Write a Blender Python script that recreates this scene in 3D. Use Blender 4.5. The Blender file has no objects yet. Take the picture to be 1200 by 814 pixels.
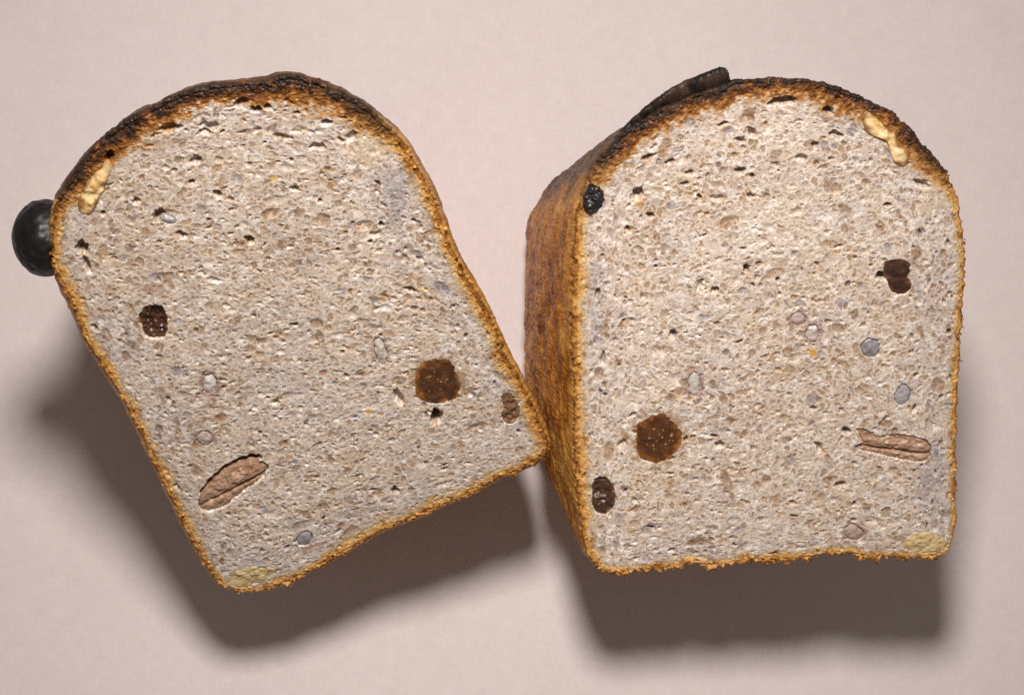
import bpy, math
import numpy as np
from mathutils import Vector

# ------------------------------------------------------------------ camera, light, exposure
U = 0.0003                      # one drawing unit in metres
HC = 2250.0                     # height of the camera above the table, units
sc = bpy.context.scene
cam_d = bpy.data.cameras.new('camera'); cam = bpy.data.objects.new('camera', cam_d)
sc.collection.objects.link(cam); sc.camera = cam
cam.location = (0, 0, HC*U)     # straight down
cam_d.sensor_width = 36.0
cam_d.lens = 18.0/(600.0/HC)
cam_d.clip_start = 0.01; cam_d.clip_end = 50

world = bpy.data.worlds.new('World'); sc.world = world
world.use_nodes = True
bg = world.node_tree.nodes['Background']
bg.inputs['Color'].default_value = (1.0, 0.91, 0.84, 1)
bg.inputs['Strength'].default_value = 0.185

ld = bpy.data.lights.new('flash', 'AREA'); ld.shape = 'DISK'; ld.size = 370*U
ld.energy = 2.0; ld.spread = math.radians(104); ld.color = (1.0, 0.988, 0.968)
lo = bpy.data.objects.new('flash', ld); sc.collection.objects.link(lo)
lo.location = (0, 850*U, 2150*U)
aim = Vector((-60*U, -360*U, 0)) - lo.location
lo.rotation_euler = aim.to_track_quat('-Z', 'Y').to_euler()

vs = sc.view_settings
sc.display_settings.display_device = 'sRGB'
vs.view_transform = 'Standard'; vs.look = 'None'; vs.exposure = 0.0; vs.gamma = 1.0
try: vs.use_curve_mapping = False
except Exception: pass
sc.render.engine = 'CYCLES'
sc.cycles.max_bounces = 8; sc.cycles.diffuse_bounces = 4; sc.cycles.glossy_bounces = 3
sc.cycles.use_denoising = False

# ------------------------------------------------------------------ numeric helpers
def hsh(ix, iy, seed):
    h = (ix.astype(np.int64)*374761393 + iy.astype(np.int64)*668265263 + seed*974634777) & 0xFFFFFFFF
    h = ((h ^ (h >> 13))*1274126177) & 0xFFFFFFFF
    h = h ^ (h >> 16)
    return (h & 0xFFFFFF).astype(np.float64)/float(0xFFFFFF)

def vn(x, y, seed):             # value noise, -1..1
    xf = np.floor(x); yf = np.floor(y)
    fx = x-xf; fy = y-yf
    fx = fx*fx*fx*(fx*(fx*6-15)+10); fy = fy*fy*fy*(fy*(fy*6-15)+10)
    ix = xf.astype(np.int64); iy = yf.astype(np.int64)
    a = hsh(ix, iy, seed); b = hsh(ix+1, iy, seed); c = hsh(ix, iy+1, seed); d = hsh(ix+1, iy+1, seed)
    return ((a*(1-fx)+b*fx)*(1-fy) + (c*(1-fx)+d*fx)*fy)*2-1

def fbm(x, y, scale, seed, octs=3):
    s = 0; a = 1.0; t = 0; f = 1.0/scale
    for o in range(octs):
        s = s + a*vn(x*f+17.3*o, y*f-9.1*o, seed+o*31); t += a; a *= .5; f *= 2.03
    return s/t

def sst(a, b, x):
    t = np.clip((x-a)/(b-a), 0, 1); return t*t*(3-2*t)

def mixc(c0, c1, t):
    return np.asarray(c0)*(1-t[..., None]) + np.asarray(c1)*t[..., None]

def mixs(a, b, t): return a*(1-t)+b*t

def ramp(x, stops):             # piecewise linear colour ramp
    xs = [s[0] for s in stops]
    return np.stack([np.interp(x, xs, [s[1][k] for s in stops]) for k in range(3)], -1)

def spline(pts, n, closed=True):
    p = np.asarray(pts, float)
    if closed: P = np.vstack([p[-1], p, p[0], p[1]]); m = len(p)
    else: P = np.vstack([2*p[0]-p[1], p, 2*p[-1]-p[-2]]); m = len(p)-1
    out = []
    for i in range(m):
        p0, p1, p2, p3 = P[i:i+4]
        t = np.linspace(0, 1, 40, endpoint=False)[:, None]
        out.append(.5*(2*p1+(p2-p0)*t+(2*p0-5*p1+4*p2-p3)*t**2+(3*p1-p0-3*p2+p3)*t**3))
    o = np.vstack(out)
    if not closed: o = np.vstack([o, p[-1]])
    q = np.vstack([o, o[:1]]) if closed else o
    L = np.r_[0, np.cumsum(np.linalg.norm(np.diff(q, axis=0), axis=1))]
    s = np.linspace(0, L[-1], n, endpoint=not closed)
    return np.stack([np.interp(s, L, q[:, k]) for k in range(2)], 1)

def pip(x, y, poly):            # points inside polygon
    ins = np.zeros(x.shape, bool)
    x0, y0 = poly[:, 0], poly[:, 1]; x1, y1 = np.roll(x0, -1), np.roll(y0, -1)
    for a, b, c, d in zip(x0, y0, x1, y1):
        if b == d: continue
        k = ((b > y) != (d > y)) & (x < (c-a)*(y-b)/(d-b)+a)
        ins ^= k
    return ins

# ------------------------------------------------------------------ mesh and material helpers
def mesh_obj(name, verts, faces, col, mat, parent=None, origin=(0, 0, 0)):
    """verts (n,3) in units, faces (m,k) of equal k, col (n,3) albedo"""
    me = bpy.data.meshes.new(name)
    v = (np.asarray(verts, np.float64)-np.asarray(origin))*U
    faces = [np.asarray(f, np.int32) for f in (faces if isinstance(faces, list) else [faces])]
    me.vertices.add(len(v)); me.vertices.foreach_set('co', v.astype(np.float32).ravel())
    nl = sum(f.size for f in faces); npol = sum(len(f) for f in faces)
    me.loops.add(nl); me.polygons.add(npol)
    me.loops.foreach_set('vertex_index', np.concatenate([f.ravel() for f in faces]))
    tot = np.concatenate([np.full(len(f), f.shape[1], np.int32) for f in faces])
    me.polygons.foreach_set('loop_start', np.r_[0, np.cumsum(tot)[:-1]].astype(np.int32))
    me.update(calc_edges=True)
    me.polygons.foreach_set('use_smooth', np.ones(npol, bool))
    if col is not None:
        at = me.color_attributes.new('tint', 'FLOAT_COLOR', 'POINT')
        c = np.ones((len(v), 4), np.float32); c[:, :3] = np.clip(col, .003, .92)
        at.data.foreach_set('color', c.ravel())
    me.validate()
    me.materials.append(mat)
    o = bpy.data.objects.new(name, me); sc.collection.objects.link(o)
    if parent is not None: o.parent = parent
    else: o.location = Vector(origin)*U
    return o

def material(name, rough, spec=.5, sss=0.0, sss_r=(1, .6, .4), sss_s=.001, nscale=900, namp=.25, bump=.2, coat=0.0, rvar=.1):
    m = bpy.data.materials.new(name); m.use_nodes = True
    nt = m.node_tree; N = nt.nodes; L = nt.links
    p = N['Principled BSDF']
    at = N.new('ShaderNodeAttribute'); at.attribute_name = 'tint'
    tc = N.new('ShaderNodeTexCoord')
    nz = N.new('ShaderNodeTexNoise'); nz.inputs['Scale'].default_value = nscale; nz.inputs['Detail'].default_value = 3
    L.new(tc.outputs['Object'], nz.inputs['Vector'])
    mr = N.new('ShaderNodeMapRange'); mr.inputs['From Min'].default_value = .25; mr.inputs['From Max'].default_value = .75
    mr.inputs['To Min'].default_value = 1-namp; mr.inputs['To Max'].default_value = 1+namp
    L.new(nz.outputs['Fac'], mr.inputs['Value'])
    mx = N.new('ShaderNodeVectorMath'); mx.operation = 'MULTIPLY'
    L.new(at.outputs['Color'], mx.inputs[0]); L.new(mr.outputs['Result'], mx.inputs[1])
    L.new(mx.outputs['Vector'], p.inputs['Base Color'])
    rr = N.new('ShaderNodeMapRange'); rr.inputs['From Min'].default_value = .3; rr.inputs['From Max'].default_value = .7
    rr.inputs['To Min'].default_value = max(.02, rough-rvar); rr.inputs['To Max'].default_value = min(1, rough+rvar)
    nz2 = N.new('ShaderNodeTexNoise'); nz2.inputs['Scale'].default_value = nscale*.6
    L.new(tc.outputs['Object'], nz2.inputs['Vector']); L.new(nz2.outputs['Fac'], rr.inputs['Value'])
    L.new(rr.outputs['Result'], p.inputs['Roughness'])
    p.inputs['Specular IOR Level'].default_value = spec
    if coat: p.inputs['Coat Weight'].default_value = coat; p.inputs['Coat Roughness'].default_value = .15
    if sss:
        p.inputs['Subsurface Weight'].default_value = sss
        p.inputs['Subsurface Radius'].default_value = sss_r
        p.inputs['Subsurface Scale'].default_value = sss_s
    if bump:
        b = N.new('ShaderNodeBump'); b.inputs['Strength'].default_value = bump; b.inputs['Distance'].default_value = .0004
        L.new(nz.outputs['Fac'], b.inputs['Height']); L.new(b.outputs['Normal'], p.inputs['Normal'])
    return m

M_CRUMB = material('bread_crumb', .50, .45, sss=.9, sss_r=(1, .74, .56), sss_s=.0019, nscale=1500, namp=.08, bump=.08, rvar=.2)
M_CRUST = material('baked_crust', .44, .16, nscale=1300, namp=.22, bump=.5, rvar=.18)
M_FRUIT = material('dried_fruit_flesh', .34, .5, sss=.35, sss_r=(1, .35, .1), sss_s=.0012, nscale=1100, namp=.35, bump=.35, rvar=.14)
M_NUT = material('nut_flesh', .38, .5, sss=.3, sss_r=(1, .6, .3), sss_s=.001, nscale=1200, namp=.22, bump=.4)
M_GRAIN = material('cooked_grain', .36, .5, sss=.6, sss_r=(1, .8, .7), sss_s=.0012, nscale=700, namp=.10, bump=.1)
M_BLACK = material('burnt_fruit_skin', .40, .32, nscale=420, namp=.4, bump=.15, rvar=.06)

# ------------------------------------------------------------------ the table
def table_material():
    m = bpy.data.materials.new('pale_pink_paper'); m.use_nodes = True
    nt = m.node_tree; N = nt.nodes; L = nt.links; p = N['Principled BSDF']
    tc = N.new('ShaderNodeTexCoord')
    def noise(s, d=3, sx=(1, 1, 1)):
        mp = N.new('ShaderNodeMapping'); mp.inputs['Scale'].default_value = sx
        L.new(tc.outputs['Object'], mp.inputs['Vector'])
        n = N.new('ShaderNodeTexNoise'); n.inputs['Scale'].default_value = s; n.inputs['Detail'].default_value = d
        L.new(mp.outputs['Vector'], n.inputs['Vector']); return n.outputs['Fac']
    def math2(op, a, b):
        n = N.new('ShaderNodeMath'); n.operation = op
        for k, v in enumerate((a, b)):
            if isinstance(v, (int, float)): n.inputs[k].default_value = v
            else: L.new(v, n.inputs[k])
        return n.outputs[0]
    fx = noise(900, 2, (1, .28, 1)); fy = noise(900, 2, (.28, 1, 1))
    weave = math2('ADD', math2('MULTIPLY', fx, .5), math2('MULTIPLY', fy, .5))
    big = noise(22, 4); mid = noise(160, 3)
    cr = N.new('ShaderNodeValToRGB')
    cr.color_ramp.elements[0].position = .34; cr.color_ramp.elements[1].position = .66
    cr.color_ramp.elements[0].color = (.540, .453, .430, 1); cr.color_ramp.elements[1].color = (.610, .518, .494, 1)
    v = math2('ADD', math2('ADD', math2('MULTIPLY', weave, .5), math2('MULTIPLY', big, .25)), math2('MULTIPLY', mid, .25))
    L.new(v, cr.inputs['Fac']); L.new(cr.outputs['Color'], p.inputs['Base Color'])
    p.inputs['Roughness'].default_value = .8; p.inputs['Specular IOR Level'].default_value = .25
    b = N.new('ShaderNodeBump'); b.inputs['Strength'].default_value = .2; b.inputs['Distance'].default_value = .0002
    L.new(weave, b.inputs['Height']); L.new(b.outputs['Normal'], p.inputs['Normal'])
    return m
S = 4200
n = 24
g = np.linspace(-S, S, n); gx, gy = np.meshgrid(g, g)
tv = np.stack([gx.ravel(), gy.ravel(), np.zeros(n*n)], 1)
idx = np.arange(n*n).reshape(n, n)
tf = np.stack([idx[:-1, :-1], idx[:-1, 1:], idx[1:, 1:], idx[1:, :-1]], -1).reshape(-1, 4)
table = mesh_obj('table_surface', tv, tf, None, table_material())
table['kind'] = 'structure'

# ------------------------------------------------------------------ the bread
class Plane:
    """the cut face: z = a + b x + c y (units); seen points are carried onto it"""
    def __init__(s, a, b, c, centre):
        s.a, s.b, s.c = a, b, c
        s.N = np.array([-b, -c, 1.0]); s.N /= np.linalg.norm(s.N)
        s.e1 = np.array([1, 0, b]); s.e1 /= np.linalg.norm(s.e1)
        s.e2 = np.cross(s.N, s.e1)
        s.O = np.zeros(3); s.O = s.world3(np.array([centre], float))[0]
    def world3(s, px):
        q = np.stack([px[:, 0]-600, 407-px[:, 1]], 1)
        m = s.b*q[:, 0]+s.c*q[:, 1]
        z = (s.a+m)/(1+m/HC)
        return np.column_stack([q*(1-z/HC)[:, None], z])
    def loc(s, px):
        d = s.world3(np.asarray(px, float).reshape(-1, 2))-s.O
        return np.stack([d@s.e1, d@s.e2], 1)
    def out(s, u, v, h):
        return s.O + u[..., None]*s.e1 + v[..., None]*s.e2 + h[..., None]*s.N

STEP = 0.64
CREAM = np.array([.530, .420, .332]); TAN = np.array([.455, .325, .212]); MAUVE = np.array([.415, .336, .298])

class Loaf:
    def __init__(s, name, plane, outline_px, top_fn, base_px, base_scale, shift_fn, seed, heel=60, bulge=8, base_loc=None):
        s.P = plane; s.seed = seed; s.rng = np.random.default_rng(seed)
        s.root = bpy.data.objects.new(name, None); sc.collection.objects.link(s.root)
        s.root.empty_display_size = .01
        s.N_T = 1800
        pts = spline(plane.loc(outline_px), s.N_T)
        # smooth outline kept for distances, ragged one for the rim
        tan = np.roll(pts, -1, 0)-np.roll(pts, 1, 0); tan /= np.linalg.norm(tan, axis=1)[:, None]
        nrm = np.stack([-tan[:, 1], tan[:, 0]], 1)
        area = .5*np.sum(pts[:, 0]*np.roll(pts[:, 1], -1)-np.roll(pts[:, 0], -1)*pts[:, 1])
        if area > 0: nrm = -nrm            # outward
        for _ in range(6): nrm = (np.roll(nrm, 1, 0)+nrm+np.roll(nrm, -1, 0))/3
        nrm /= np.linalg.norm(nrm, axis=1)[:, None]
        s.pts, s.nrm = pts, nrm
        s.arc = np.r_[0, np.cumsum(np.linalg.norm(np.diff(pts, axis=0), axis=1))]
        s.burn, s.thick, s.rag = top_fn(pts, nrm)      # along the outline
        s.base_px = np.array(base_px, float); s.base_scale = base_scale
        s.heel, s.bulge = heel, bulge
        s.outline_px = np.asarray(outline_px, float)
        bb0 = pts.min(0)-6; bb1 = pts.max(0)+6
        s.bb0, s.bb1 = bb0, bb1
        s.nu = int((bb1[0]-bb0[0])/STEP)+2; s.nv = int((bb1[1]-bb0[1])/STEP)+2
        s.gu, s.gv = np.meshgrid(bb0[0]+STEP*np.arange(s.nu), bb0[1]+STEP*np.arange(s.nv))
        # coarse distance / burn / thickness fields
        K = 5
        cu = bb0[0]+STEP*K*np.arange(s.nu//K+3); cv = bb0[1]+STEP*K*np.arange(s.nv//K+3)
        CU, CV = np.meshgrid(cu, cv)
        sub = slice(None, None, 3)
        d2 = (CU[..., None]-pts[sub, 0])**2+(CV[..., None]-pts[sub, 1])**2
        w = 1/(d2+60.0)**2; W = w.sum(-1)
        cd = np.sqrt(d2.min(-1)); sign = np.where(pip(CU, CV, pts[::4]), 1, -1)
        cd = cd*sign
        cb = (w*s.burn[sub]).sum(-1)/W; ct = (w*s.thick[sub]).sum(-1)/W
        def up(f):
            x = (s.gu-bb0[0])/(STEP*K); y = (s.gv-bb0[1])/(STEP*K)
            ix = x.astype(int); iy = y.astype(int); fx = x-ix; fy = y-iy
            return (f[iy, ix]*(1-fx)+f[iy, ix+1]*fx)*(1-fy)+(f[iy+1, ix]*(1-fx)+f[iy+1, ix+1]*fx)*fy
        s.d, s.gb, s.gt = up(cd), up(cb), up(ct)
        s.H = np.zeros_like(s.gu); s.tint = np.ones(s.gu.shape+(3,))
        s.carves = []; s.stains = []; s.parts = []

    def box(s, c, r):
        i0 = max(0, int((c[0]-r-s.bb0[0])/STEP)); i1 = min(s.nu, int((c[0]+r-s.bb0[0])/STEP)+2)
        j0 = max(0, int((c[1]-r-s.bb0[1])/STEP)); j1 = min(s.nv, int((c[1]+r-s.bb0[1])/STEP)+2)
        return slice(j0, j1), slice(i0, i1)

    # ---- foam: a packing of gas cells, each with its own size, stretch, depth and tint; thin walls between
    def foam(s, rlo, rhi, pw, fill, wu, wv, stretch):
        rng = s.rng; A = (s.bb1-s.bb0).prod()
        rm = rlo+(rhi-rlo)/(pw+1)
        n = int(A/(math.pi*rm*rm)*fill)
        cx = rng.uniform(s.bb0[0], s.bb1[0], n); cy = rng.uniform(s.bb0[1], s.bb1[1], n)
        rr = rlo+(rhi-rlo)*rng.random(n)**pw
        qq = 1+stretch*rng.random(n)**1.5; an = rng.normal(0, 1.3, n)
        ic = np.clip(((cx-s.bb0[0])/STEP).astype(int), 2, s.nu-3); jc = np.clip(((cy-s.bb0[1])/STEP).astype(int), 2, s.nv-3)
        dd = s.d[jc, ic]; tang = np.arctan2(s.d[jc+2, ic]-s.d[jc-2, ic], s.d[jc, ic+2]-s.d[jc, ic-2])+math.pi/2
        near = dd < 50
        an = np.where(near, tang+an*.5, an); qq = np.where(near, qq*1.2, qq)
        m1 = np.full(s.gu.shape, 1e6, np.float32); m2 = m1.copy(); idc = np.zeros(s.gu.shape, np.int32)
        for k in np.nonzero(dd > 0)[0]:
            r = rr[k]; q = qq[k]
            js, is_ = s.box((cx[k], cy[k]), (r+1.4*rm)*max(1, q*.9))
            X = wu[js, is_]-cx[k]; Y = wv[js, is_]-cy[k]; ca, sa = math.cos(an[k]), math.sin(an[k])
            a = (X*ca+Y*sa)/q; b = (Y*ca-X*sa)*(.45+.55*q)
            p = np.sqrt(a*a+b*b)-r
            A1 = m1[js, is_]; A2 = m2[js, is_]
            lt = p < A1
            m2[js, is_] = np.where(lt, A1, np.minimum(A2, p)); idc[js, is_] = np.where(lt, k, idc[js, is_]); m1[js, is_] = np.where(lt, p, A1)
        wall = np.clip((m2-m1)*.5, 0, 9)
        return wall, idc, rr, n

    # ---- crumb relief: thousands of gas cells cut open by the knife
    def bubbles(s):
        rng = s.rng; u, v, sd = s.gu, s.gv, s.seed
        s.H += 1.4*fbm(u, v, 45, sd+1, 3) + .40*fbm(u, v, 8, sd+2, 3) + .22*fbm(u, v, 2.6, sd+3, 2)
        wu = u + .9*vn(u/5.5, v/5.5, sd+11) + .32*vn(u/2.2, v/2.2, sd+12)
        wv = v + .9*vn(u/5.5, v/5.5, sd+13) + .32*vn(u/2.2, v/2.2, sd+14)
        A = (s.bb1-s.bb0).prod()
        dmax = s.d.max()
        # (count density per u^2, radius low, high, depth share low/high, stretch)
        # packed foam, two sizes
        for (rlo, rhi, pw, fill, amp, stv) in ((1.5, 4.6, 1.9, 1.05, 1.0, .8), (.75, 1.7, 1.3, .9, .48, .5)):
            wall, idc, rr, n = s.foam(rlo, rhi, pw, fill, wu, wv, stv)
            t = rng.random(n); op = np.where(t < .30, .10+.2*rng.random(n), np.where(t < .93, .30+.40*rng.random(n), .8+.6*rng.random(n)))
            dep = (rr*op*amp)[idc]*sst(0, 1, wall/(.55*rr[idc]))
            s.H -= dep
            if amp > .9:
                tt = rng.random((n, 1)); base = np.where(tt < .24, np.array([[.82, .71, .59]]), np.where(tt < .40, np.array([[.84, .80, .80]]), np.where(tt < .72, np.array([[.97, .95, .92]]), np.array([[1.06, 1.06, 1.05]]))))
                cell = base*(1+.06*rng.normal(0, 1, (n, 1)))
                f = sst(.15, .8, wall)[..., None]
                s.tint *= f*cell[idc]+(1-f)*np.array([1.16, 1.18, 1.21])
        layers = [(.0050, 1.5, 3.1, .7, 1.15, 1.5), (.0018, 3.4, 5.6, .3, .65, 1.7), (.00035, 5.0, 8.5, .3, .65, 1.9), (.0050, .8, 1.8, 1.1, 2.2, 1.5), (.0007, 1.6, 3.0, 1.2, 2.2, 1.8)]
        for li, (dens, r0, r1, o0, o1, st) in enumerate(layers):
            n = int(A*dens)
            cx = rng.uniform(s.bb0[0], s.bb1[0], n); cy = rng.uniform(s.bb0[1], s.bb1[1], n)
            rr = r0+(r1-r0)*rng.random(n)**1.7
            sh = rng.uniform(o0, o1, n); stc = 1+(st-1)*rng.random(n)**1.6
            ang = rng.normal(0, .5, n)
            kind = rng.random(n)
            for x, y, r, o, q, an, kd in zip(cx, cy, rr, sh, stc, ang, kind):
                R = r*q+3
                js, is_ = s.box((x, y), R)
                if js.stop-js.start < 2 or is_.stop-is_.start < 2: continue
                dd = s.d[(js.start+js.stop)//2-1, (is_.start+is_.stop)//2-1]
                if dd < 1: continue
                # cells flatten along the crust close to the side, lie flat higher up
                jc = (js.start+js.stop)//2-1; ic = (is_.start+is_.stop)//2-1
                if dd < 55 and 2 < jc < s.nv-3 and 2 < ic < s.nu-3:
                    gxx = s.d[jc, ic+2]-s.d[jc, ic-2]; gyy = s.d[jc+2, ic]-s.d[jc-2, ic]
                    an2 = math.atan2(gyy, gxx)+math.pi/2
                    an = an2+an*.6; q = q*1.15
                ca, sa = math.cos(an), math.sin(an)
                X = wu[js, is_]-x; Y = wv[js, is_]-y
                a = (X*ca+Y*sa)/q; b = (-X*sa+Y*ca)*(.5+.5*q)
                e = r*r-a*a-b*b
                k = e > 0
                if not k.any(): continue
                dep = np.zeros_like(e)
                if o > 1: dep[k] = np.sqrt(e[k])*o*1.6          # deep open cell
                else: dep[k] = (e[k]/r)*o*.95
                h = s.H[js, is_]; new = np.minimum(h, .35*h-dep)
                s.H[js, is_] = np.where(k, new, h)
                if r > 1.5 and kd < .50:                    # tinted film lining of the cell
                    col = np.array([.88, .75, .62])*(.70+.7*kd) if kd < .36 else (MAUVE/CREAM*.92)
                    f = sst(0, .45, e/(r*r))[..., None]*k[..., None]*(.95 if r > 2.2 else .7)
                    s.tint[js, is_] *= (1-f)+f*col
        s.H = np.where(s.H > -4.5, s.H*.52, -2.34+(s.H+4.5)*1.1)
        s.H += .16*vn(u/1.3, v/1.3, sd+21)+.25*s.lace(u, v)
        # toward the crust the crumb tightens
        t = sst(0, 1, s.d/(s.gt*1.3+2))
        rough = 1.5*fbm(u, v, 4.0, sd+25, 3)+.8*vn(u/1.7, v/1.7, sd+26)
        s.H = s.H*(.35+.65*t)+(1-t)*rough*(.5+.9*s.gb)

    def carve(s, px_poly, depth, edge=2.0, n=60):
        p = spline(s.P.loc(px_poly), n); c = p.mean(0); r = np.abs(p-c).max()+6
        js, is_ = s.box(c, r)
        u = s.gu[js, is_]+.9*vn(s.gu[js, is_]/3, s.gv[js, is_]/3, s.seed+71); v = s.gv[js, is_]+.9*vn(s.gu[js, is_]/3, s.gv[js, is_]/3, s.seed+72)
        d = np.sqrt(((u[..., None]-p[:, 0])**2+(v[..., None]-p[:, 1])**2).min(-1))
        d = np.where(pip(u, v, p), d, -d)
        f = sst(-.6, edge, d)
        h = s.H[js, is_]
        s.H[js, is_] = np.minimum(h, h*(1-f)-depth*f)
        return p, c

    def stain(s, px, rx, ry, col, amt, seed=0):
        c = s.P.loc(px)[0]; R = max(rx, ry)*1.6
        js, is_ = s.box(c, R); u, v = s.gu[js, is_], s.gv[js, is_]
        r = np.sqrt(((u-c[0])/rx)**2+((v-c[1])/ry)**2)+.25*fbm(u, v, 6, seed+5, 2)
        f = (amt*(1-sst(.70, 1.12, r)))[..., None]
        s.tint[js, is_] = s.tint[js, is_]*(1-f)+f*np.asarray(col)/CREAM

    def lace(s, u, v):          # thin torn cell walls standing up from the cut
        m = sst(-.1, .35, fbm(u, v, 11, s.seed+36, 2))
        a = vn(u/4.2+.6*vn(u/3, v/3, s.seed+34), v/4.2, s.seed+31); b = vn(u/2.6, v/2.6+.5*vn(u/2, v/2, s.seed+35), s.seed+32)
        return np.maximum(np.clip(1-np.abs(a)/.13, 0, 1), .8*np.clip(1-np.abs(b)/.16, 0, 1))*m

    # ---- colour: crumb tints plus browning of the crust by depth below the rim
    def colour(s, u, v, d, burn, thick, tint=None):
        sd = s.seed
        n1 = fbm(u, v, 70, sd+41, 3); n2 = fbm(u, v, 16, sd+42, 3); n3 = fbm(u, v, 5, sd+43, 2)
        c = mixc(CREAM, TAN, np.clip(.30+.7*n1+.45*n2, 0, 1)*.75)
        c = mixc(c, MAUVE*np.ones(3), np.clip(.25+.55*fbm(u, v, 55, sd+44, 3)+.5*fbm(u, v, 12, sd+45, 2)+.65*(1-sst(8, 75, d))-.10, 0, 1)*.7)
        c = mixc(c, np.array([.70, .62, .56]), sst(.0, .6, n3)*.5)
        c = mixc(c, np.array([.84, .77, .70]), s.lace(u, v)*.45)
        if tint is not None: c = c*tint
        x = d/(thick*(1+.45*fbm(u, v, 60, sd+50, 2))) + .30*fbm(u, v, 14, sd+51, 3) + .32*fbm(u, v, 4, sd+52, 2)
        side = ramp(x, [(-.3, (.13, .050, .015)), (.08, (.25, .092, .020)), (.4, (.50, .235, .055)), (.8, (.56, .335, .13)), (1.35, (.52, .39, .26))])
        top = ramp(x, [(-.2, (.018, .013, .010)), (.12, (.030, .018, .012)), (.28, (.060, .024, .011)), (.48, (.14, .050, .014)), (.66, (.25, .095, .022)), (.86, (.40, .185, .052)), (1.0, (.47, .29, .14)), (1.35, (.50, .38, .27))])
        cc = mixc(side, top, np.clip(burn, 0, 1))
        f = 1-sst(.72, mixs(1.75, 1.30, np.clip(burn, 0, 1)), x)
        out = mixc(c, cc, f)
        fleck = sst(.05, .55, fbm(u, v, 5.5, sd+55, 3))*f*(1-.6*np.clip(burn, 0, 1))
        return out*(1-fleck[..., None]*np.array([.45, .58, .66]))

    def sample(s, f, u, v):
        x = np.clip((u-s.bb0[0])/STEP, 0, s.nu-1.001); y = np.clip((v-s.bb0[1])/STEP, 0, s.nv-1.001)
        ix = x.astype(int); iy = y.astype(int); fx = x-ix; fy = y-iy
        if f.ndim == 3: fx = fx[..., None]; fy = fy[..., None]
        return (f[iy, ix]*(1-fx)+f[iy, ix+1]*fx)*(1-fy)+(f[iy+1, ix]*(1-fx)+f[iy+1, ix+1]*fx)*fy

    def build(s):
        P, sd, NT = s.P, s.seed, s.N_T
        # ---------- cut face grid
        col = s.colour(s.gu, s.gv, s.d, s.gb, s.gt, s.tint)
        keep = s.d > 2.2
        h = s.H - 2.4*(1-sst(2.6, 5.2, s.d))
        V = P.out(s.gu, s.gv, h)
        idx = np.arange(s.nu*s.nv).reshape(s.nv, s.nu)
        quad = np.stack([idx[:-1, :-1], idx[:-1, 1:], idx[1:, 1:], idx[1:, :-1]], -1)
        ok = keep[:-1, :-1] & keep[:-1, 1:] & keep[1:, 1:] & keep[1:, :-1]
        x = s.d/(s.gt*(1+.45*fbm(s.gu, s.gv, 60, sd+50, 2)))+.30*fbm(s.gu, s.gv, 14, sd+51, 3)+.32*fbm(s.gu, s.gv, 4, sd+52, 2)
        crusty = (x < 1.02)[:-1, :-1]
        def pick(mask):
            f = quad[mask]; used, inv = np.unique(f, return_inverse=True)
            return V.reshape(-1, 3)[used], inv.reshape(-1, 4).astype(np.int32), col.reshape(-1, 3)[used]
        cv, cf, cc = pick(ok & ~crusty)
        kv, kf, kc = pick(ok & crusty)
        # ---------- rim ring + side + heel: rows along the outline
        arc = s.arc
        rag = s.rag*(.7*vn(arc/26, arc*0+5.3, sd+60)+1.0*vn(arc/9, arc*0+3.3, sd+61)+.8*vn(arc/3.6, arc*0+1.3, sd+62)+.6*vn(arc/1.7, arc*0+7.7, sd+63))
        rim = s.pts+s.nrm*rag[:, None]
        rows, cols = [], []
        for d in (6.8, 5.6, 4.6, 3.7, 2.9, 2.2, 1.5, .8, .25):
            p = rim-s.nrm*d
            hh = s.sample(s.H, p[:, 0], p[:, 1])
            off = np.interp(d, [0, .25, .8, 1.6, 3.2, 6.8], [-2.7, -1.9, -.9, -.2, .0, -2.6])
            crunch = (.9*vn(arc/9, arc*0+d/4, sd+66)+.60*vn(arc/4.2, arc*0+d/1.7, sd+64)+.45*vn(arc/1.7, arc*0+d/1.0, sd+65))*np.interp(d, [0, 2, 5, 7], [1, .9, .7, .2])
            crunch *= np.interp(s.rag, [.8, 2.5], [.6, 1.25])
            rows.append(P.out(p[:, 0], p[:, 1], hh*.7+off+crunch))
            cols.append(s.colour(p[:, 0], p[:, 1], np.full(NT, d), s.burn, s.thick))
        rim3 = P.out(rim[:, 0], rim[:, 1], np.zeros(NT))
        smooth3 = P.out(s.pts[:, 0], s.pts[:, 1], np.full(NT, -3.2))
        # base outline: seen centre and scale, standing on the table
        q = smooth3[:, :2]/(1-smooth3[:, 2]/HC)[:, None]
        cq = q.mean(0); bc = np.array([s.base_px[0]-600, 407-s.base_px[1]])
        qb = bc+(q-cq)*np.array(s.base_scale)
        HL = s.heel
        base3 = np.column_stack([qb*(1-HL/HC), np.full(NT, HL)])
        bc3 = np.array([*(bc*(1-HL/HC)), 0])
        n3 = s.nrm[:, :1]*P.e1+s.nrm[:, 1:]*P.e2
        nx = np.column_stack([n3[:, :2], np.zeros(NT)]); nx /= np.linalg.norm(nx, axis=1)[:, None]
        gs = np.r_[.006, .014, .024, np.linspace(.036, 1, 62)]
        L = np.linalg.norm(base3-rim3, axis=1)
        def side_col(depth, burn):
            a = arc
            st = vn(a/30, depth/2.4, sd+81)*.22+vn(a/50, depth/8, sd+82)*.35+.35*vn(a/4, depth/3, sd+83)+.3*vn(a/9, depth/5, sd+87)
            pat = fbm(a, depth, 42, sd+84, 3)
            c = ramp(.48+.30*st+.62*pat+.45*fbm(a, depth, 11, sd+86, 3), [(0, (.18, .060, .012)), (.25, (.38, .140, .022)), (.6, (.57, .245, .040)), (1, (.72, .38, .085))])
            rim_gold = 1-sst(4, 20, depth+5*vn(a/9, depth/9, sd+85))  # crust keeps a golden tone close below the rim
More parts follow.
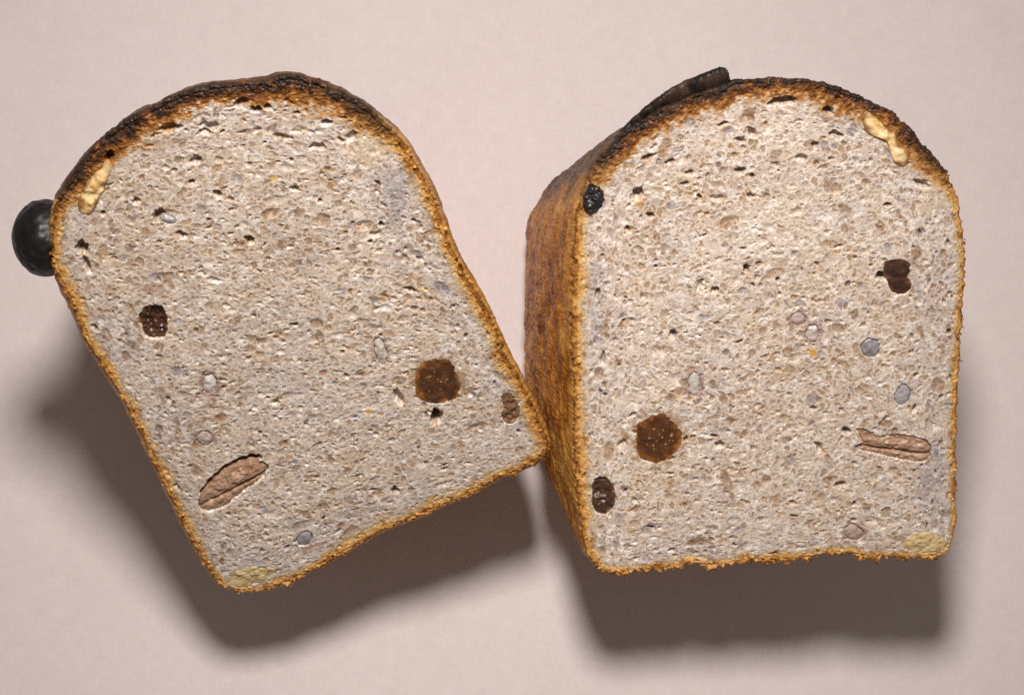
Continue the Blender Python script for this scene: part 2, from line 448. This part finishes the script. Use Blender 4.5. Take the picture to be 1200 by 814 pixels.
            c = mixc(c, np.array([.54, .285, .075]), rim_gold*.8)
            bx = burn+.45*pat*(burn > .02)
            dark = ramp(.5+.4*st+.3*pat, [(0, (.022, .012, .007)), (.5, (.080, .033, .013)), (1, (.22, .092, .027))])
            return mixc(c, dark, sst(.25, .75, bx))
        for gi in gs:
            e = np.minimum(gi, 1.0)
            p = smooth3*(1-e)+base3*e
            depth = L*e
            fade = np.exp(-depth/7)
            dz = s.bulge*np.sin(np.pi*np.clip(e, 0, 1)**.55)*1.0
            st = (.7*vn(arc/34, depth/2.6, sd+91)+.45*vn(arc/3.0, depth/3.0, sd+92)+.25*vn(arc/1.5, depth/1.7, sd+93))*(1-.4*s.burn)+2.6*fbm(arc, depth, 38, sd+94, 3)+1.6*s.burn*fbm(arc, depth, 13, sd+95, 2)
            p = p+nx*(dz+st*(1-fade)+rag*fade)[:, None]
            rows.append(p); cols.append(side_col(depth, s.burn))
        for ph in np.linspace(0, 90, 9)[1:]:
            a = math.radians(ph); ins = 1-.30*(1-math.cos(a))
            p = bc3+(base3-bc3)*np.array([ins, ins, 1]); p[:, 2] = HL*(1-math.sin(a))+.4
            depth = L+HL*a
            st = .9*vn(arc/3, depth/3, sd+92)+2.0*fbm(arc, depth, 38, sd+94, 3)
            p = p+nx*(st*math.cos(a))[:, None]
            rows.append(p); cols.append(side_col(depth, s.burn))
        for k in (.75, .5, .25, .04):
            p = bc3+(rows[64+9+8]-bc3)*np.array([k, k, 0])*1.0 if False else bc3+(base3-bc3)*np.array([.7*k, .7*k, 0]); p[:, 2] = .4
            rows.append(p); cols.append(side_col(L+HL*2, s.burn))
        chips_v, chips_f, chips_c = s.chips(rim)
        R = len(rows); RV = np.vstack(rows); RC = np.vstack(cols)
        ii = np.arange(R*NT).reshape(R, NT)
        ff = np.stack([ii[:-1], np.roll(ii[:-1], -1, 1), np.roll(ii[1:], -1, 1), ii[1:]], -1).reshape(-1, 4)
        area = .5*np.sum(s.pts[:, 0]*np.roll(s.pts[:, 1], -1)-np.roll(s.pts[:, 0], -1)*s.pts[:, 1])
        if area > 0: ff = ff[:, ::-1]
        ff = ff[:, ::-1]
        base = (bc3[0], bc3[1], 0.0)
        s.base = base; s.root.location = Vector(base)*U
        s.crust = mesh_obj('crust', np.vstack([kv, RV, chips_v]), [np.vstack([kf, ff+len(kv)]), chips_f+len(kv)+len(RV)], np.vstack([kc, RC, chips_c]), M_CRUST, s.root, base)
        s.crumb = mesh_obj('crumb', cv, cf, cc, M_CRUMB, s.root, base)

    # ---- torn flakes and crumbs clinging to the cut rim
    def chips(s, rim):
        rg = np.random.default_rng(s.seed+7); NT = s.N_T
        ico = np.array([(0,0,1),(.894,0,.447),(.276,.851,.447),(-.724,.526,.447),(-.724,-.526,.447),(.276,-.851,.447),(.724,.526,-.447),(-.276,.851,-.447),(-.894,0,-.447),(-.276,-.851,-.447),(.724,-.526,-.447),(0,0,-1)])
        tri = np.array([(0,1,2),(0,2,3),(0,3,4),(0,4,5),(0,5,1),(1,6,2),(2,7,3),(3,8,4),(4,9,5),(5,10,1),(2,6,7),(3,7,8),(4,8,9),(5,9,10),(1,10,6),(6,11,7),(7,11,8),(8,11,9),(9,11,10),(10,11,6)])
        n = 1500
        k = rg.integers(0, NT, n); keep = rg.random(n) < (.14+.30*(s.rag[k]-1.2))*(1-1.2*s.burn[k]); k = k[keep]; n = len(k)
        d = -1.0+9*rg.random(n)**1.5
        p = rim[k]-s.nrm[k]*d[:, None]
        r = .6+1.5*rg.random(n)**2.6
        h = s.sample(s.H, p[:, 0], p[:, 1])*.7-np.where(d < 0, 2.5*rg.random(n), 0)+.4
        c0 = s.colour(p[:, 0], p[:, 1], np.abs(d), s.burn[k], s.thick[k])*rg.uniform(.75, 1.3, n)[:, None]
        V, F, C = [], [], []
        for i in range(n):
            q = ico*(1+.35*rg.uniform(-1, 1, (12, 1)))*r[i]*rg.uniform(.6, 1.5, 3)
            a = rg.uniform(0, 6.28); ca, sa = math.cos(a), math.sin(a)
            V.append(s.P.out(p[i, 0]+q[:, 0]*ca-q[:, 1]*sa, p[i, 1]+q[:, 0]*sa+q[:, 1]*ca, h[i]+q[:, 2]))
            F.append(tri+12*i); C.append(np.repeat(c0[i:i+1], 12, 0))
        return np.vstack(V), np.vstack(F), np.vstack(C)

    # ---- a lump set in the crumb: polygon outline, domed bumpy top, skirt sinking into the bread
    def lump(s, name, px_poly, top, dome, bumps, colfn, mat, skirt=9, grow=1.0, rings=22, segs=72, seed=0, relief=None, label=None):
        grow = {'pecan': 1.05, 'grain': 1.2}.get(name, 1.13)
        p = spline(s.P.loc(px_poly), segs); c = p.mean(0)
        jit = 1+(.9*vn(p[:, 0]/4, p[:, 1]/4, seed+90)+.7*vn(p[:, 0]/1.8, p[:, 1]/1.8, seed+91))/np.maximum(np.linalg.norm(p-c, axis=1), 6)
        p = c+(p-c)*jit[:, None]
        V, C = [], []
        for k in range(rings+1):
            r = k/rings
            q = c+(p-c)*r*grow
            e = sst(.78, 1.0, np.full(segs, r))
            prof = top+dome*(1-r*r)
            u, v = q[:, 0], q[:, 1]
            b = 0
            for sz, am in bumps: b = b+am*vn(u/sz+3.1, v/sz-1.7, seed+int(sz*10))
            if relief is not None: b = b+relief(u-c[0], v-c[1], r)
            hh = prof+b*(1-.5*e)-e*e*(2.2 if name == 'pecan' else 1.0)
            V.append(s.P.out(u, v, hh)); C.append(colfn(u-c[0], v-c[1], np.full(segs, r), seed))
        q = c+(p-c)*grow*.93
        V.append(s.P.out(q[:, 0], q[:, 1], np.full(segs, top-skirt))); C.append(C[-1])
        V = np.vstack(V); C = np.vstack(C); R = rings+2
        ii = np.arange(R*segs).reshape(R, segs)
        ff = np.stack([ii[:-1], ii[1:], np.roll(ii[1:], -1, 1), np.roll(ii[:-1], -1, 1)], -1).reshape(-1, 4)
        a2 = .5*np.sum(p[:, 0]*np.roll(p[:, 1], -1)-np.roll(p[:, 0], -1)*p[:, 1])
        if a2 < 0: ff = ff[:, ::-1]
        o = mesh_obj(name, V, ff, C, mat, s.root, s.base)
        if label: o['label'] = label
        return o

def ell(cx, cy, rx, ry, rot=0, n=14, wob=0.0, seed=1):
    rng = np.random.default_rng(seed); a = np.linspace(0, 2*math.pi, n, endpoint=False)
    r = 1+wob*rng.uniform(-1, 1, n); x = rx*r*np.cos(a); y = ry*r*np.sin(a); t = math.radians(rot)
    return np.stack([cx+x*math.cos(t)-y*math.sin(t), cy+x*math.sin(t)+y*math.cos(t)], 1)

# colour functions of the inclusions
def fruit_col(dark=(.060, .020, .007), edge=(.34, .120, .020), seeds=0, srad=1.3, span=18):
    def f(u, v, r, seed):
        n = fbm(u, v, 7, seed+3, 3)
        c = mixc(dark, edge, np.clip(sst(.70, 1.02, r+.22*n)*.85+.16*n+.06, 0, 1))
        c = mixc(c, np.array([.40, .22, .10]), sst(.90, 1.06, r+.10*n)*.8)
        if seeds:
            for x, y in seed_glint_spots(seed, seeds, span): c = mixc(c, np.array([.50, .29, .11]), .8*(1-sst(srad*.4, srad, np.hypot(u-x, v-y))))  # seed dots lightened, with specular glints put into the colour
        return c
    return f
def seed_glint_spots(seed, n, span):
    rg = np.random.default_rng(seed)
    return [(span*.82*math.sqrt(q)*math.cos(a), span*.82*math.sqrt(q)*math.sin(a)) for a, q in zip(rg.uniform(0, 6.28, n), rg.random(n))]
def seed_relief(seed, n, span, srad=1.2, h=1.1):
    cs = seed_glint_spots(seed, n, span)
    def f(u, v, r):
        o = 0
        for x, y in cs: o = o+h*(1-sst(0, srad, np.hypot(u-x, v-y)))
        return o
    return f
def flat_col(c0, c1, sc_=5):
    def f(u, v, r, seed): return mixc(c0, c1, np.clip(.5+.7*fbm(u, v, sc_, seed+3, 3), 0, 1))
    return f

# ================================================================== left half
LEFT = [(67,236),(74,222),(84,206),(98,188),(109,175),(130,157),(154,139),(182,125),(215,110),(243,102),(284,97),(310,95),(335,90),(366,96),(388,103),(415,118),
 (441,137),(469,164),(488,195),(508,234),(525,282),(548,326),(576,375),(592,415),(611,449),(627,480),(639,509),(642,524),(636,537),(611,552),(586,562),(560,576),
 (527,591),(485,608),(443,627),(410,645),(367,668),(334,685),(300,694),(275,693),(260,687),(243,668),(222,631),(205,597),(185,555),(165,511),(148,476),(127,442),(103,405),(90,375),(74,343),(64,318),(61,289),(62,255)]
def left_fn(pts, nrm):
    # dome direction of this tilted half
    up = np.array([-.12, .993]); a = nrm@up
    tt = np.linspace(0, 1, len(pts), endpoint=False)
    burn = sst(.28, .74, a)
    right_sh = sst(.1, .8, nrm[:, 0])*sst(.0, .4, a)
    burn = np.clip(burn-.10*right_sh, 0, 1)
    bottom = sst(.3, .8, -a)
    thick = 10.5+16*burn+2.0*bottom
    rag = 1.3+.3*burn+.9*bottom
    return burn, thick, rag
pl = Plane(354, -.08, .74, (345, 392))
A = Loaf('bread_half', pl, LEFT, left_fn, (348, 385), (.80, .80), None, 101, heel=50, bulge=9)
A.bubbles()

# ================================================================== right half
RIGHT = [(1120,614),(1121,561),(1121,495),(1124,428),(1128,375),(1130,340),(1131,296),(1125,248),(1112,207),(1093,180),(1080,165),(1056,139),(1027,121),(997,108),(961,96),(924,92),(887,94),(861,95),
 (835,103),(800,117),(765,133),(738,150),(714,172),(697,195),(685,220),(677,245),(673,280),(671,350),(671,430),(672,500),(675,560),(680,610),(686,645),(695,663),(711,673),(755,671),(786,668),(812,663),(839,665),
 (863,661),(883,659),(907,659),(930,657),(952,655),(983,650),(1022,655),(1050,655),(1071,656),(1098,652),(1113,642)]
def right_fn(pts, nrm):
    a = nrm[:, 1]
    burn = sst(.14, .72, a+.07*np.clip(-nrm[:, 0], 0, 1)-.08*np.clip(nrm[:, 0], 0, 1))
    bottom = sst(.3, .8, -a)
    right = sst(.6, .95, nrm[:, 0])
    thick = 10+12*burn+1.5*bottom-4.0*right*(1-burn)
    rag = 1.2+.3*burn+1.9*bottom
    return burn, thick, rag
pr = Plane(352, 0.0, .46, (903, 385))
B = Loaf('bread_half', pr, RIGHT, right_fn, (783, 364), (.74, .62), None, 202, heel=60, bulge=3)
B.bubbles()

# ------------------------------------------------------------------ hollows and stains in the crumb of both halves
def hollow(L, cx, cy, rx, ry, rot, depth, seed=1, wob=.18): L.carve(ell(cx, cy, rx, ry, rot, 12, wob, seed), depth, edge=min(2.2, min(rx, ry)*.5))
for h in [(511,489,7,9,10,55),(283,121,10,5,-20,16),(300,129,7,4,5,16),(313,126,5,3.5,0,12),(383,144,8,3,0,14),(241,155,9,3,10,10),(230,188,8,5,-15,8),(186,253,9,6,-30,14),
          (96,291,8,8,30,18),(102,310,4,11,-20,10),(128,185,5,9,15,14),(255,228,6,4,20,14),(292,281,6,5,30,16),(213,276,6,4,20,8),(467,465,5,11,-25,10),(463,575,5,4,0,12),(345,222,7,3,10,8),
          (200,150,14,6,-10,9),(246,148,12,5,0,6),(482,340,8,2.5,20,9),(225,214,4,3,0,9),(160,236,5,4,0,8),(330,160,12,4,8,5),(372,172,10,5,5,6),(412,160,6,8,30,7)]:
    hollow(A, *h, seed=int(h[0]))
for h in [(918,119,19,5,-6,18),(971,130,7,5,10,16),(748,227,6,8,10,16),(762,253,5,4,0,12),(736,268,4,4,0,10),(868,200,7,4,0,12),(882,207,3,3,0,10),(882,156,5,6,-40,10),(868,164,7,4,10,9),(875,315,4,5,30,14),(838,340,5,4,20,13),
          (789,392,5,6,30,14),(1033,323,7,6,0,18),(992,505,5,4,20,12),(760,184,10,3,-25,9),(785,190,6,3,-15,8),(940,185,8,4,0,7),(955,170,6,4,0,8),(980,158,9,4,15,8),(808,203,6,3,0,8),(840,232,7,4,0,6),(880,230,5,3,0,8),
          (820,335,4,8,15,9),(1080,215,9,4,20,9),(1040,240,4,3,0,8),(700,345,4,7,5,7),(707,420,3,10,0,6),(730,520,6,5,0,8),(843,521,6,5,20,8),(960,525,4,8,-20,8),(985,568,8,4,-10,9)]:
    hollow(B, *h, seed=int(h[0]))

PINK = (.30, .180, .140); GREY = (.33, .28, .265)
for px, rx, ry, col, am in [((246,450),14,19,PINK,.9),((240,514),15,13,PINK,.8),((446,412),12,23,PINK,.7),((462,232),14,40,GREY,.45),((470,300),12,30,GREY,.3),((430,178),26,22,(.62,.46,.29),.6),((357,631),15,12,GREY,.5),
                            ((180,340),14,8,(.40,.25,.19),.7),((432,482),4.5,5,(.62,.36,.10),.9),((320,210),5,5,(.62,.40,.13),.8),((495,340),7,4,(.62,.38,.16),.7),((338,535),5,4,(.58,.30,.08),.8),((240,245),10,7,GREY,.3),((195,258),10,6,GREY,.7),
                            ((272,570),46,24,(.50,.36,.28),.25),((513,447),35,34,(.33,.19,.085),.85),((597,478),20,24,(.52,.36,.22),.4),((180,378),23,27,(.50,.34,.22),.5)]:
    A.stain(px, rx*.85, ry*.85, col, am, int(px[0]))
for px, rx, ry, col, am in [((814,450),13,22,PINK,.85),((935,374),15,12,PINK,.8),((952,390),13,16,PINK,.7),((952,413),4.5,4.5,(.66,.33,.03),1),((1020,408),15,15,PINK,.4),((1058,463),14,16,GREY,.5),((1001,624),17,14,PINK,.8),((1048,522),52,18,(.50,.37,.29),.3),
                            ((1095,230),18,26,(.58,.44,.29),.45),((1090,560),18,60,GREY,.4),((772,514),36,38,(.32,.18,.08),.8),((1052,323),22,24,(.54,.40,.28),.3),((700,350),10,60,GREY,.35),((915,440),14,12,TAN,.7),((700,600),22,26,(.52,.38,.24),.35),((750,238),6,4,(.6,.32,.1),.7),((860,212),8,5,TAN,.7),((915,275),60,45,(.70,.59,.48),.3)]:
    B.stain(px, rx*.85, ry*.85, col, am, int(px[0]))

# ------------------------------------------------------------------ seats of the inclusions (cut before the crumb is built)
FIG_A = [(487,458),(489,438),(496,426),(506,423),(526,423),(532,434),(539,451),(537,462),(530,469),(512,473),(496,470)]
RAI_A = [(163,371),(170,361),(178,358),(190,360),(195,370),(196,384),(194,394),(182,398),(170,394),(166,384)]
SMALL_A = [(588,464),(596,461),(605,470),(609,482),(605,493),(596,497),(588,490),(590,476)]
PEC_A = [(232,590),(236,578),(250,563),(266,550),(282,543),(300,540),(312,543),(313,552),(300,566),(280,580),(262,594),(246,599),(236,598)]
CREV_A = [(234,576),(247,560),(264,545),(282,536),(301,532),(306,538),(290,546),(272,555),(256,567),(242,580)]
WAL_A1 = [(96,246),(94,232),(102,214),(114,200),(124,193),(129,199),(126,212),(118,226),(112,240),(105,250)]
WAL_A2 = [(268,676),(278,668),(295,664),(312,664),(322,668),(314,677),(298,684),(280,687),(270,684)]
for poly, dep in [(FIG_A, 7), (RAI_A, 13), (SMALL_A, 6), (PEC_A, 8), (CREV_A, 26), (WAL_A1, 6), (WAL_A2, 5)]: A.carve(poly, dep, 1.6)
GR_A = [(246,450,8,12,8), (240,514,9,9,0), (446,412,7,17,-12), (357,631,10,8,-40), (197,258,10,5,20)]
for g_ in GR_A: A.carve(ell(*g_), 6, 1.6)
FIG_B = [(747,500),(760,491),(775,485),(786,493),(796,503),(799,512),(795,526),(784,536),(772,542),(757,540),(748,532)]
RAI_B = [(1036,314),(1040,307),(1052,304),(1064,308),(1067,318),(1064,326),(1068,335),(1064,343),(1053,345),(1044,340),(1040,328)]
SMALL_B = [(695,565),(704,559),(714,563),(720,576),(720,592),(711,603),(701,601),(694,590)]
PEC_B = [(1004,502),(1014,504),(1030,511),(1052,509),(1072,512),(1088,518),(1092,530),(1084,541),(1064,540),(1040,535),(1018,530),(1002,524),(1010,518)]
WAL_B1 = [(1012,138),(1022,135),(1036,148),(1050,160),(1060,176),(1062,190),(1056,195),(1046,186),(1044,172),(1032,160),(1018,156)]
WAL_B2 = [(1057,637),(1066,628),(1084,623),(1100,627),(1108,634),(1102,643),(1084,647),(1066,646)]
BURNT_B = [(688,222),(695,217),(704,224),(706,236),(700,246),(690,249),(684,240)]
for poly, dep in [(FIG_B, 7), (RAI_B, 9), (SMALL_B, 8), (PEC_B, 8), (WAL_B1, 7), (WAL_B2, 5), (BURNT_B, 8)]: B.carve(poly, dep, 1.6)
GR_B = [(814,450,7,15,0), (936,374,9,8,20), (952,391,8,11,10), (1020,408,11,11,0), (1058,463,9,13,15), (1001,624,12,9,15)]
for g_ in GR_B: B.carve(ell(*g_), 6, 1.6)

A.build(); B.build()

# ------------------------------------------------------------------ inclusions, left half
def pecan_relief(ang, w, seed):
    t = math.radians(ang)
    def f(u, v, r):
        y = -u*math.sin(t)+v*math.cos(t); x = u*math.cos(t)+v*math.sin(t)
        return -4.5*np.exp(-((y+.22*w+.8*vn(x/7, x*0, seed))/1.5)**2)+1.4*np.exp(-((y-.12*w)/3.0)**2)+.7*vn(x/4.5, y/2.0, seed+2)
    return f
def pecan_col(u, v, r, seed):
    c = mixc((.29, .148, .085), (.41, .250, .162), np.clip(.5+.8*fbm(u, v, 9, seed, 3), 0, 1))
    c = mixc(c, np.array([.50, .36, .22]), sst(.45, .8, vn(u/2.6, v/2.6, seed+9))*.7)
    return mixc(c, np.array([.17, .065, .028]), sst(.86, 1, r)*.35)
A.lump('dried_fig', FIG_A, -1.0, .5, [(7, 1.1), (2.6, .5)], fruit_col(seeds=12, srad=1.1), M_FRUIT, seed=5, relief=seed_relief(5, 12, 18), label='round caramel brown piece of dried fruit with pale seeds and painted glints')
A.lump('raisin', RAI_A, -3.2, -2.5, [(6, 2.2), (2.6, 1.8)], fruit_col((.055, .020, .010), (.20, .070, .017), 3, 1.0, 13), M_FRUIT, seed=6, relief=seed_relief(6, 3, 13), label='dark wrinkled raisin sunk in a hollow')
A.lump('raisin', SMALL_A, -1.6, .3, [(5, 1.4), (2.2, .8)], fruit_col((.16, .075, .035), (.30, .17, .075)), M_FRUIT, seed=7, label='small pale brown raisin by the crust')
A.lump('pecan', PEC_A, -2.2, 2.0, [(9, 1.2), (3, .9)], pecan_col, M_NUT, seed=8, rings=30, segs=110, relief=pecan_relief(33, 24, 8), label='long brown pecan kernel beside a dark crevice')
YEL = flat_col((.58, .31, .085), (.80, .60, .33), 6)
def wal_col(u, v, r, seed):
    return mixc(YEL(u, v, r, seed), np.array([.20, .075, .015]), sst(.50, .98, r+.35*vn(u/6, v/6, seed))*.9)
A.lump('walnut', WAL_A1, .5, 2.0, [(9, 1.8), (4, .9)], wal_col, M_NUT, seed=9, label='glazed yellow walnut piece in the upper crust')
A.lump('walnut', WAL_A2, -.6, 1.2, [(8, 1.3), (3, .8)], flat_col((.40, .24, .09), (.58, .44, .25), 6), M_NUT, seed=10, label='pale yellow walnut piece in the bottom corner')
def grain_col(c0, c1): return flat_col(c0, c1, 7)
for k, (g_, c0, c1) in enumerate(zip(GR_A, [(.50,.43,.37), (.36,.27,.24), (.44,.36,.30), (.24,.20,.20), (.34,.29,.28)], [(.62,.56,.50), (.45,.36,.32), (.56,.48,.40), (.31,.27,.27), (.42,.37,.35)])):
    e_ = ell(g_[0], g_[1], g_[2]*.88, g_[3]*.88, g_[4])
    A.lump('grain', e_, -2.4, 2.8, [(5, .8), (2.5, .4)], grain_col(c0, c1), M_GRAIN, seed=20+k, rings=12, segs=40)

# ------------------------------------------------------------------ inclusions, right half
B.lump('dried_fig', FIG_B, -1.0, .5, [(7, 1.0), (2.6, .4)], fruit_col((.070, .023, .007), (.30, .105, .018), 14, 1.1, 19), M_FRUIT, seed=31, relief=seed_relief(31, 14, 19), label='large brown piece of dried fruit dotted with pale seeds and painted glints')
def lobes(u, v, r): return -1.5*np.exp(-((v+1+.15*u)/3.0)**2)
B.lump('raisin', RAI_B, -2.5, 2.2, [(6, 1.0)], fruit_col((.045, .018, .010), (.16, .055, .020)), M_FRUIT, seed=32, relief=lobes, label='glossy dark raisin with two lobes')
B.lump('raisin', SMALL_B, -2.2, .5, [(7, 2.2), (3, 1.5)], fruit_col((.060, .026, .012), (.19, .085, .03)), M_FRUIT, seed=33, label='wrinkled brown raisin beside the left crust')
B.lump('pecan', PEC_B, -2.4, 1.4, [(9, 1.2), (3, .9)], pecan_col, M_NUT, seed=34, rings=30, segs=110, relief=pecan_relief(-8, 24, 34), label='long brown pecan kernel lying level')
B.lump('walnut', WAL_B1, .3, 2.4, [(8, 1.6), (4, .6)], wal_col, M_NUT, seed=35, rings=26, label='glazed golden walnut piece under the top crust')
B.lump('walnut', WAL_B2, -.2, 1.2, [(8, 1.2), (3, .8)], flat_col((.44, .27, .10), (.66, .53, .32), 6), M_NUT, seed=36, label='pale yellow walnut piece in the bottom corner')
B.lump('raisin', BURNT_B, .8, 2.5, [(6, 2.0), (2.6, 1.2)], flat_col((.010, .009, .009), (.022, .018, .016)), M_BLACK, seed=37, label='burnt black raisin at the edge of the top crust')
for k, (g_, c0, c1) in enumerate(zip(GR_B, [(.38,.32,.28), (.40,.29,.25), (.43,.34,.30), (.22,.19,.20), (.28,.245,.24), (.34,.225,.18)], [(.60,.53,.46), (.48,.37,.32), (.52,.43,.38), (.30,.26,.27), (.40,.36,.35), (.43,.31,.26)])):
    e_ = ell(g_[0], g_[1], g_[2]*.88, g_[3]*.88, g_[4])
    B.lump('grain', e_, -2.4, 2.8, [(5, .8), (2.5, .4)], grain_col(c0, c1), M_GRAIN, seed=50+k, rings=12, segs=40)

# ------------------------------------------------------------------ black ball-shaped fruit bursting out of the left crust
def ball(L, px, r, sq, depth, name, seed):
    c = L.P.loc([px])[0]
    nu, nv = 72, 48
    th = np.linspace(0, 2*math.pi, nu, endpoint=False); ph = np.linspace(-math.pi/2+.01, math.pi/2-.01, nv)
    T, Ph = np.meshgrid(th, ph)
    d = np.stack([np.cos(T)*np.cos(Ph), np.sin(T)*np.cos(Ph), np.sin(Ph)], -1)
    bump = 1+.018*fbm(d[..., 0]*3+d[..., 2]*2+9, d[..., 1]*3+5, 1, seed, 3)+.012*vn(d[..., 0]*9+4, d[..., 1]*9+d[..., 2]*6, seed+4)
    rd = fbm(d[..., 0]*2.2+d[..., 2]*1.5+1, d[..., 1]*4.5+2, 1, seed+6, 2)
    bump = bump-.035*np.clip(1-np.abs(rd)/.10, 0, 1)
    bump = bump-.05*np.exp(-((d[..., 0]-.35)**2+(d[..., 1]+.05)**2+(d[..., 2]-.9)**2)/.004)
    q = d*bump[..., None]*r*np.array(sq)
    V = L.P.out(c[0]+q[..., 0], c[1]+q[..., 1], q[..., 2]-depth).reshape(-1, 3)
    cn = fbm(d[..., 0]*4+7, d[..., 1]*4+d[..., 2]*3, 1, seed+8, 3)
    C = mixc((.005, .0045, .0045), (.014, .011, .009), np.clip(.4+.8*cn, 0, 1)).reshape(-1, 3)
    ii = np.arange(nu*nv).reshape(nv, nu)
    ff = np.stack([ii[:-1], np.roll(ii[:-1], -1, 1), np.roll(ii[1:], -1, 1), ii[1:]], -1).reshape(-1, 4)
    o = mesh_obj(name, V, ff, C, M_BLACK, L.root, L.base)
    return o
bo = ball(A, (48, 304), 37.5, (.84, 1.0, .95), 37, 'black_fruit', 77)
bo['label'] = 'shiny black ball-shaped fruit bulging from the side crust'

# ------------------------------------------------------------------ burnt flap of crust lifted off the top of the right half
def flap(L, px_line, wid, rise, name, seed):
    K = 140
    p = spline(L.P.loc(px_line), K, closed=False)
    tan = np.gradient(p, axis=0); tan /= np.linalg.norm(tan, axis=1)[:, None]
    nr = np.stack([-tan[:, 1], tan[:, 0]], 1)
    if nr[K//2, 1] < 0: nr = -nr
    s_ = np.linspace(0, 1, K)
    V, C = [], []
    prof = [(-.7, -14), (-.6, -5), (-.2, -2.0), (.25, .2), (.65, .3), (.95, -1.2), (1.02, -3.4), (1.0, -7), (.3, -15)]
    for a, b in prof:
        w = wid*np.interp(s_, [0, .3, .7, .95, 1], [.10, .45, .80, 1.0, .85])
        j = 1.5*vn(s_*8, s_*0+a*1.7, seed)+1.1*vn(s_*19, s_*0+a*2.6, seed+1)+.5*vn(s_*60, s_*0+a*5, seed+2)
        j = j*np.interp(s_, [0, .2, 1], [.4, 1, 1])
        q = p+nr*(a*w+.8*j)[:, None]+tan*(1.8*vn(s_*0+a*3, s_*0+b, seed+3)*sst(.9, 1, s_))[:, None]
        V.append(L.P.out(q[:, 0], q[:, 1], b*np.interp(s_, [0, .4, 1], [.5, .8, 1])+1.2*j-6+rise*s_+2.2*fbm(s_*9, s_*0+a*1.3, 1, seed+9, 3)))
        C.append(mixc((.009, .007, .006), (.045, .022, .013), np.clip(.35+.9*vn(s_*11, s_*0+a*2, seed+5)+.5*vn(s_*40, s_*0+a*4, seed+6), 0, 1)))
    R = len(prof); V = np.vstack(V); C = np.vstack(C)
    ii = np.arange(R*K).reshape(R, K)
    nx_ = np.roll(ii, -1, 0)
    ff = np.stack([ii[:, :-1], ii[:, 1:], nx_[:, 1:], nx_[:, :-1]], -1).reshape(-1, 4)
    ends = [ii[:, 0][None, ::-1], ii[:, -1][None]]
    o = mesh_obj(name, V, [ff]+ends, C, M_CRUST, L.root, L.base)
    return o
fo = flap(B, [(722,166),(752,142),(785,122),(820,107),(856,98)], 15, 4, 'crust_flake', 88)
fo['label'] = 'burnt flake of crust lifting off the top'

# ------------------------------------------------------------------ names and labels
A.root['label'] = 'tilted half of a cut fruit loaf with a shiny black fruit on its side'
B.root['label'] = 'upright half of a cut fruit loaf with its brown side crust showing'
for L in (A, B):
    L.root['category'] = 'bread'; L.root['group'] = 'two halves of one cut loaf'
